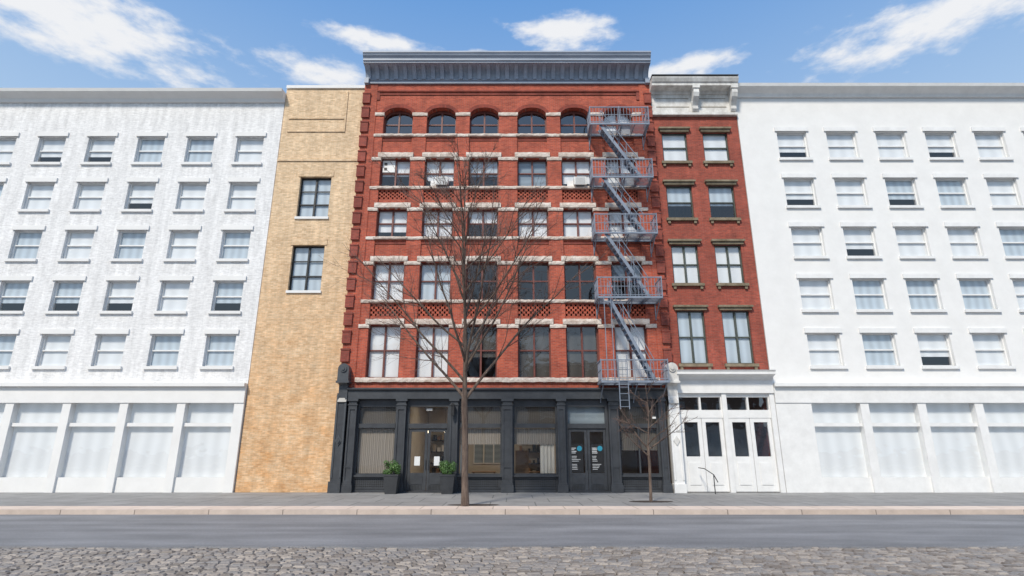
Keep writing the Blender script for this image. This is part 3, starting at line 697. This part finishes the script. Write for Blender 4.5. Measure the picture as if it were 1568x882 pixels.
def pit(x, y, rx, ry):
    V=[(x,y,.012)]; n=26
    for i in range(n):
        a=2*math.pi*i/n; k=1+.18*mathutils.noise.noise((math.cos(a)*2+x,math.sin(a)*2,0)); V.append((x+rx*k*math.cos(a), y+ry*k*math.sin(a), .007))
    mesh_obj('tree_pit_soil', V, [(0,1+i,1+(i+1)%n) for i in range(n)], noise_mat('soil', (.035,.025,.018), (.06,.045,.035), scale=8, rough=1, bump=.6))
pit(-1.05,-5.66,.85,.28); pit(5.0,-4.4,.75,.35)

# ------------------------------------------------------------------ trees
def tube(V, F, pts, rads, sides):
    s0 = len(V); n = len(pts); prev = None
    for i, p in enumerate(pts):
        d = (pts[min(i+1,n-1)]-pts[max(i-1,0)]).normalized()
        a = d.orthogonal().normalized() if prev is None else (prev-d*prev.dot(d)).normalized()
        prev = a; c = d.cross(a)
        for k in range(sides):
            t = 2*math.pi*k/sides; V.append(tuple(p+(a*math.cos(t)+c*math.sin(t))*rads[i]))
    for i in range(n-1):
        for k in range(sides):
            F.append((s0+i*sides+k, s0+i*sides+(k+1)%sides, s0+(i+1)*sides+(k+1)%sides, s0+(i+1)*sides+k))
    F.append(tuple(s0+(n-1)*sides+k for k in range(sides)))
def path(p, d, L, n, jit, up, rng):
    pts=[p.copy()]; dirs=[d.copy()]
    for i in range(n):
        d = (d+Vector((rng.uniform(-jit,jit),rng.uniform(-jit,jit),rng.uniform(-jit,jit)+up))).normalized()
        p = p+d*(L/n); pts.append(p.copy()); dirs.append(d.copy())
    return pts, dirs
def deviate(d, ang, az):
    a = d.orthogonal().normalized(); c = d.cross(a)
    return (d*math.cos(ang)+(a*math.cos(az)+c*math.sin(az))*math.sin(ang)).normalized()
def tree(base, H, trunk_r, fork, n1, L1, seed, lean=(0,0), n2=9, n3=6, ang=(.55,.95), flare=1.35):
    rng = random.Random(seed); VB,FB,VT,FT = [],[],[],[]
    p = Vector(base); d = Vector((lean[0],lean[1],1)).normalized()
    n = 22; pts, dirs = path(p, d, H*.93, n, .045, .02, rng)
    rads=[trunk_r*(flare if i == 0 else (1.08 if i == 1 else 1)) if pts[i].z < fork else max(.012, trunk_r*.74*(1-(pts[i].z-fork)/(H-fork))**1.4) for i in range(n+1)]
    tube(VB, FB, pts, rads, 10)
    az = rng.random()*6
    for k in range(n1):
        f = (k+rng.random()*.6)/n1; z = fork*.97+(H*.84-fork*.97)*f**1.35
        i = min(n-1, int(z/(H*.93)*n)); q = pts[i].lerp(pts[i+1], rng.random()); az += 2.4+rng.uniform(-.4,.4)
        L = L1*(1-.62*f)*rng.uniform(.85,1.12); r = min(rads[i]*.58, .014+L*.0062)
        dd = deviate(Vector((0,0,1)), rng.uniform(*ang), az)
        m = max(6, int(L/.4)); P1, D1 = path(q, dd, L, m, .09, .022, rng)
        tube(VB, FB, P1, [r*(1-j/m)**.9+.006 for j in range(m+1)], 6)
        for s in range(int(n2*(.5+.5*L/L1))):
            g = .2+.78*(s+rng.random())/n2 if L > L1*.6 else .15+.8*rng.random(); j = min(m-1, int(g*m))
            L2 = L*rng.uniform(.26,.5)*(1.15-g*.6); d2 = deviate(D1[j], rng.uniform(.35,.75), rng.random()*6.28)
            m2 = max(4, int(L2/.3)); q2 = P1[j].lerp(P1[j+1], rng.random()); P2, D2 = path(q2, d2, L2, m2, .12, .04, rng)
            r2 = min(r*.5, .006+L2*.004); tube(VT, FT, P2, [r2*(1-u/m2)+.004 for u in range(m2+1)], 4)
            for s3 in range(n3):
                j3 = rng.randrange(m2); L3 = L2*rng.uniform(.3,.6); d3 = deviate(D2[j3], rng.uniform(.4,.8), rng.random()*6.28)
                P3, D3 = path(P2[j3].lerp(P2[j3+1], rng.random()), d3, L3, 4, .16, .06, rng); tube(VT, FT, P3, [.0055,.005,.0045,.004,.0035], 3)
                for s4 in range(2):
                    j4 = rng.randrange(4); P4, _ = path(P3[j4], deviate(D3[j4], .6, rng.random()*6.28), L3*.5, 3, .15, .05, rng); tube(VT, FT, P4, [.004,.0035,.003,.003], 3)
    e = bpy.data.objects.new('bare_tree', None); COL.objects.link(e)
    for nm, v, f, mt in (('trunk_and_limbs', VB, FB, M['bark']), ('twigs', VT, FT, M['twig'])):
        o = mesh_obj(nm, v, f, mt, True); o.parent = e
tree((-1.29,-6.0,-.02), 12.6, .105, 3.7, 27, 6.6, 21, lean=(-.004,.01), ang=(.42,.82), n2=10, n3=6)
tree((5.0,-4.4,-.02), 4.4, .05, 1.7, 12, 1.9, 5, lean=(.02,0), n2=6, n3=3, ang=(.6,1.1), flare=1.2)

# ------------------------------------------------------------------ potted shrubs
M['leaf'] = noise_mat('shrub_leaf', (.05,.12,.028), (.13,.24,.065), scale=9, rough=.5)
M['planter'] = noise_mat('charcoal_planter', (.034,.036,.04), (.05,.053,.058), scale=3, rough=.6)
M['soil2'] = noise_mat('potting_soil', (.03,.02,.015), (.05,.035,.025), rough=1)
for px in (-4.74, -2.44):
    s = B('potted_shrub'); y0 = -.72
    V, F = s.p('planter', 'planter'); 
    a, c = .22, .29
    for (h, z) in ((a,0.0),(c,.66),(c,.70),(c+.02,.70),(c+.02,.76),(c-.03,.76),(c-.03,.68)):
        V += [(px-h,y0-h,z),(px+h,y0-h,z),(px+h,y0+h,z),(px-h,y0+h,z)]
    for k in range(6): F += [(4*k+q, 4*k+(q+1)%4, 4*k+4+(q+1)%4, 4*k+4+q) for q in range(4)]
    F.append((0,1,2,3)); s.quad('potting_soil','soil2', (px-.25,y0-.25,.70),(px+.25,y0-.25,.70),(px+.25,y0+.25,.70),(px-.25,y0+.25,.70))
    rng = random.Random(int(px*100)); V, F = s.p('leaves','leaf')
    cl = [(Vector((px+rng.uniform(-.27,.27), y0+rng.uniform(-.22,.22), .98+rng.uniform(-.16,.22))), rng.uniform(.10,.19)) for _ in range(18)]
    for cpt, rr in cl:
        for _ in range(95):
            dv = Vector((rng.gauss(0,1),rng.gauss(0,1),rng.gauss(0,1))).normalized(); q = cpt+dv*rr*rng.uniform(.6,1.1)
            u = deviate(dv, 1.2, rng.random()*6.28)*.034; w = dv.cross(u).normalized()*.016; o = len(V)
            V += [tuple(q-u), tuple(q+w), tuple(q+u), tuple(q-w)]; F.append((o,o+1,o+2,o+3))
    for k in range(7):
        t2 = cl[k][0]; s.bar('stems','bark', (px,y0,.68), tuple(t2), .014)
    s.emit()

# ------------------------------------------------------------------ world, sun
w = bpy.data.worlds.new('World'); scene.world = w; w.use_nodes = True
t = NT(w.node_tree); bg = w.node_tree.nodes['Background']
EL, ROT = math.radians(46), math.radians(205)
sky = t.n('ShaderNodeTexSky'); sky.sky_type = 'NISHITA'; sky.sun_disc = False; sky.sun_elevation = EL; sky.sun_rotation = ROT
sky.air_density = 1.0; sky.dust_density = 1.0; sky.ozone_density = 1.2
tc = t.n('ShaderNodeTexCoord')
def noise(sc, st, det):
    mp = t.n('ShaderNodeMapping'); mp.inputs['Scale'].default_value = st; t.l(tc.outputs['Generated'], mp.inputs[0])
    n = t.n('ShaderNodeTexNoise'); n.inputs['Scale'].default_value = sc; n.inputs['Detail'].default_value = det; n.inputs['Roughness'].default_value = .58; t.l(mp.outputs[0], n.inputs['Vector']); return n.outputs[0]
cloud_n = noise(16, (1,1,2.6), 9)
best = None
for c, hw, hh in (((.085,.648),.085,.026),((-.215,.626),.11,.016),((-.29,.578),.10,.022),((.275,.588),.11,.016),((-.60,.55),.2,.05),((.60,.55),.18,.04),((-.03,.625),.07,.007)):
    s1 = t.n('ShaderNodeVectorMath', operation='SUBTRACT'); s1.inputs[1].default_value = (c[0],0,c[1]); t.l(tc.outputs['Generated'], s1.inputs[0])
    s2 = t.n('ShaderNodeVectorMath', operation='MULTIPLY'); s2.inputs[1].default_value = (1/hw,0,1/hh); t.l(s1.outputs[0], s2.inputs[0])
    s3 = t.n('ShaderNodeVectorMath', operation='LENGTH'); t.l(s2.outputs[0], s3.inputs[0])
    v = t.math('SUBTRACT', 1.0, s3.outputs['Value'])
    best = v if best is None else t.math('MAXIMUM', best, v)
best = t.math('MAXIMUM', best, -.9)
val = t.math('ADD', t.math('MULTIPLY', best, 1.2), t.math('MULTIPLY', t.math('SUBTRACT', cloud_n, .5), 3.0))
mr = t.n('ShaderNodeMapRange'); mr.interpolation_type = 'SMOOTHSTEP'; mr.inputs['From Min'].default_value = -.15; mr.inputs['From Max'].default_value = .95; t.l(val, mr.inputs[0])
sp = t.n('ShaderNodeSeparateXYZ'); t.l(tc.outputs['Generated'], sp.inputs[0])
hr = t.n('ShaderNodeValToRGB'); hr.color_ramp.elements[0].position = .35; hr.color_ramp.elements[0].color = (.58,.78,1,1)
hr.color_ramp.elements[1].position = .75; hr.color_ramp.elements[1].color = (.10,.35,.84,1); t.l(sp.outputs[2], hr.inputs[0])
hs = t.n('ShaderNodeVectorMath', operation='SCALE'); t.l(hr.outputs[0], hs.inputs[0]); hs.inputs['Scale'].default_value = 6.7
hx = t.n('ShaderNodeMix', data_type='RGBA'); hx.inputs[0].default_value = .78; t.l(sky.outputs[0], hx.inputs[6]); t.l(hs.outputs[0], hx.inputs[7])
mx = t.n('ShaderNodeMix', data_type='RGBA'); t.l(mr.outputs[0], mx.inputs[0]); t.l(hx.outputs[2], mx.inputs[6]); mx.inputs[7].default_value = (6.2,6.3,6.5,1)
t.l(mx.outputs[2], bg.inputs[0]); bg.inputs[1].default_value = .14

sd = bpy.data.lights.new('sun', 'SUN'); sd.energy = 3.7; sd.angle = math.radians(9); sd.color = (1,.93,.81)
so = bpy.data.objects.new('sun', sd); COL.objects.link(so)
dv = Vector((math.sin(ROT)*math.cos(EL), math.cos(ROT)*math.cos(EL), math.sin(EL)))
so.rotation_euler = dv.to_track_quat('Z','Y').to_euler()

# ------------------------------------------------------------------ camera
cd = bpy.data.cameras.new('camera'); cd.sensor_width = 36; cd.lens = 36*856/1568; cd.clip_end = 5000; cd.clip_start = .1
co = bpy.data.objects.new('camera', cd); COL.objects.link(co)
co.location = (.2,-25,1.7); co.rotation_euler = (math.radians(90+16.2),0,0)
scene.camera = co
scene.view_settings.view_transform = 'Standard'; scene.view_settings.look = 'None'; scene.view_settings.exposure = 0
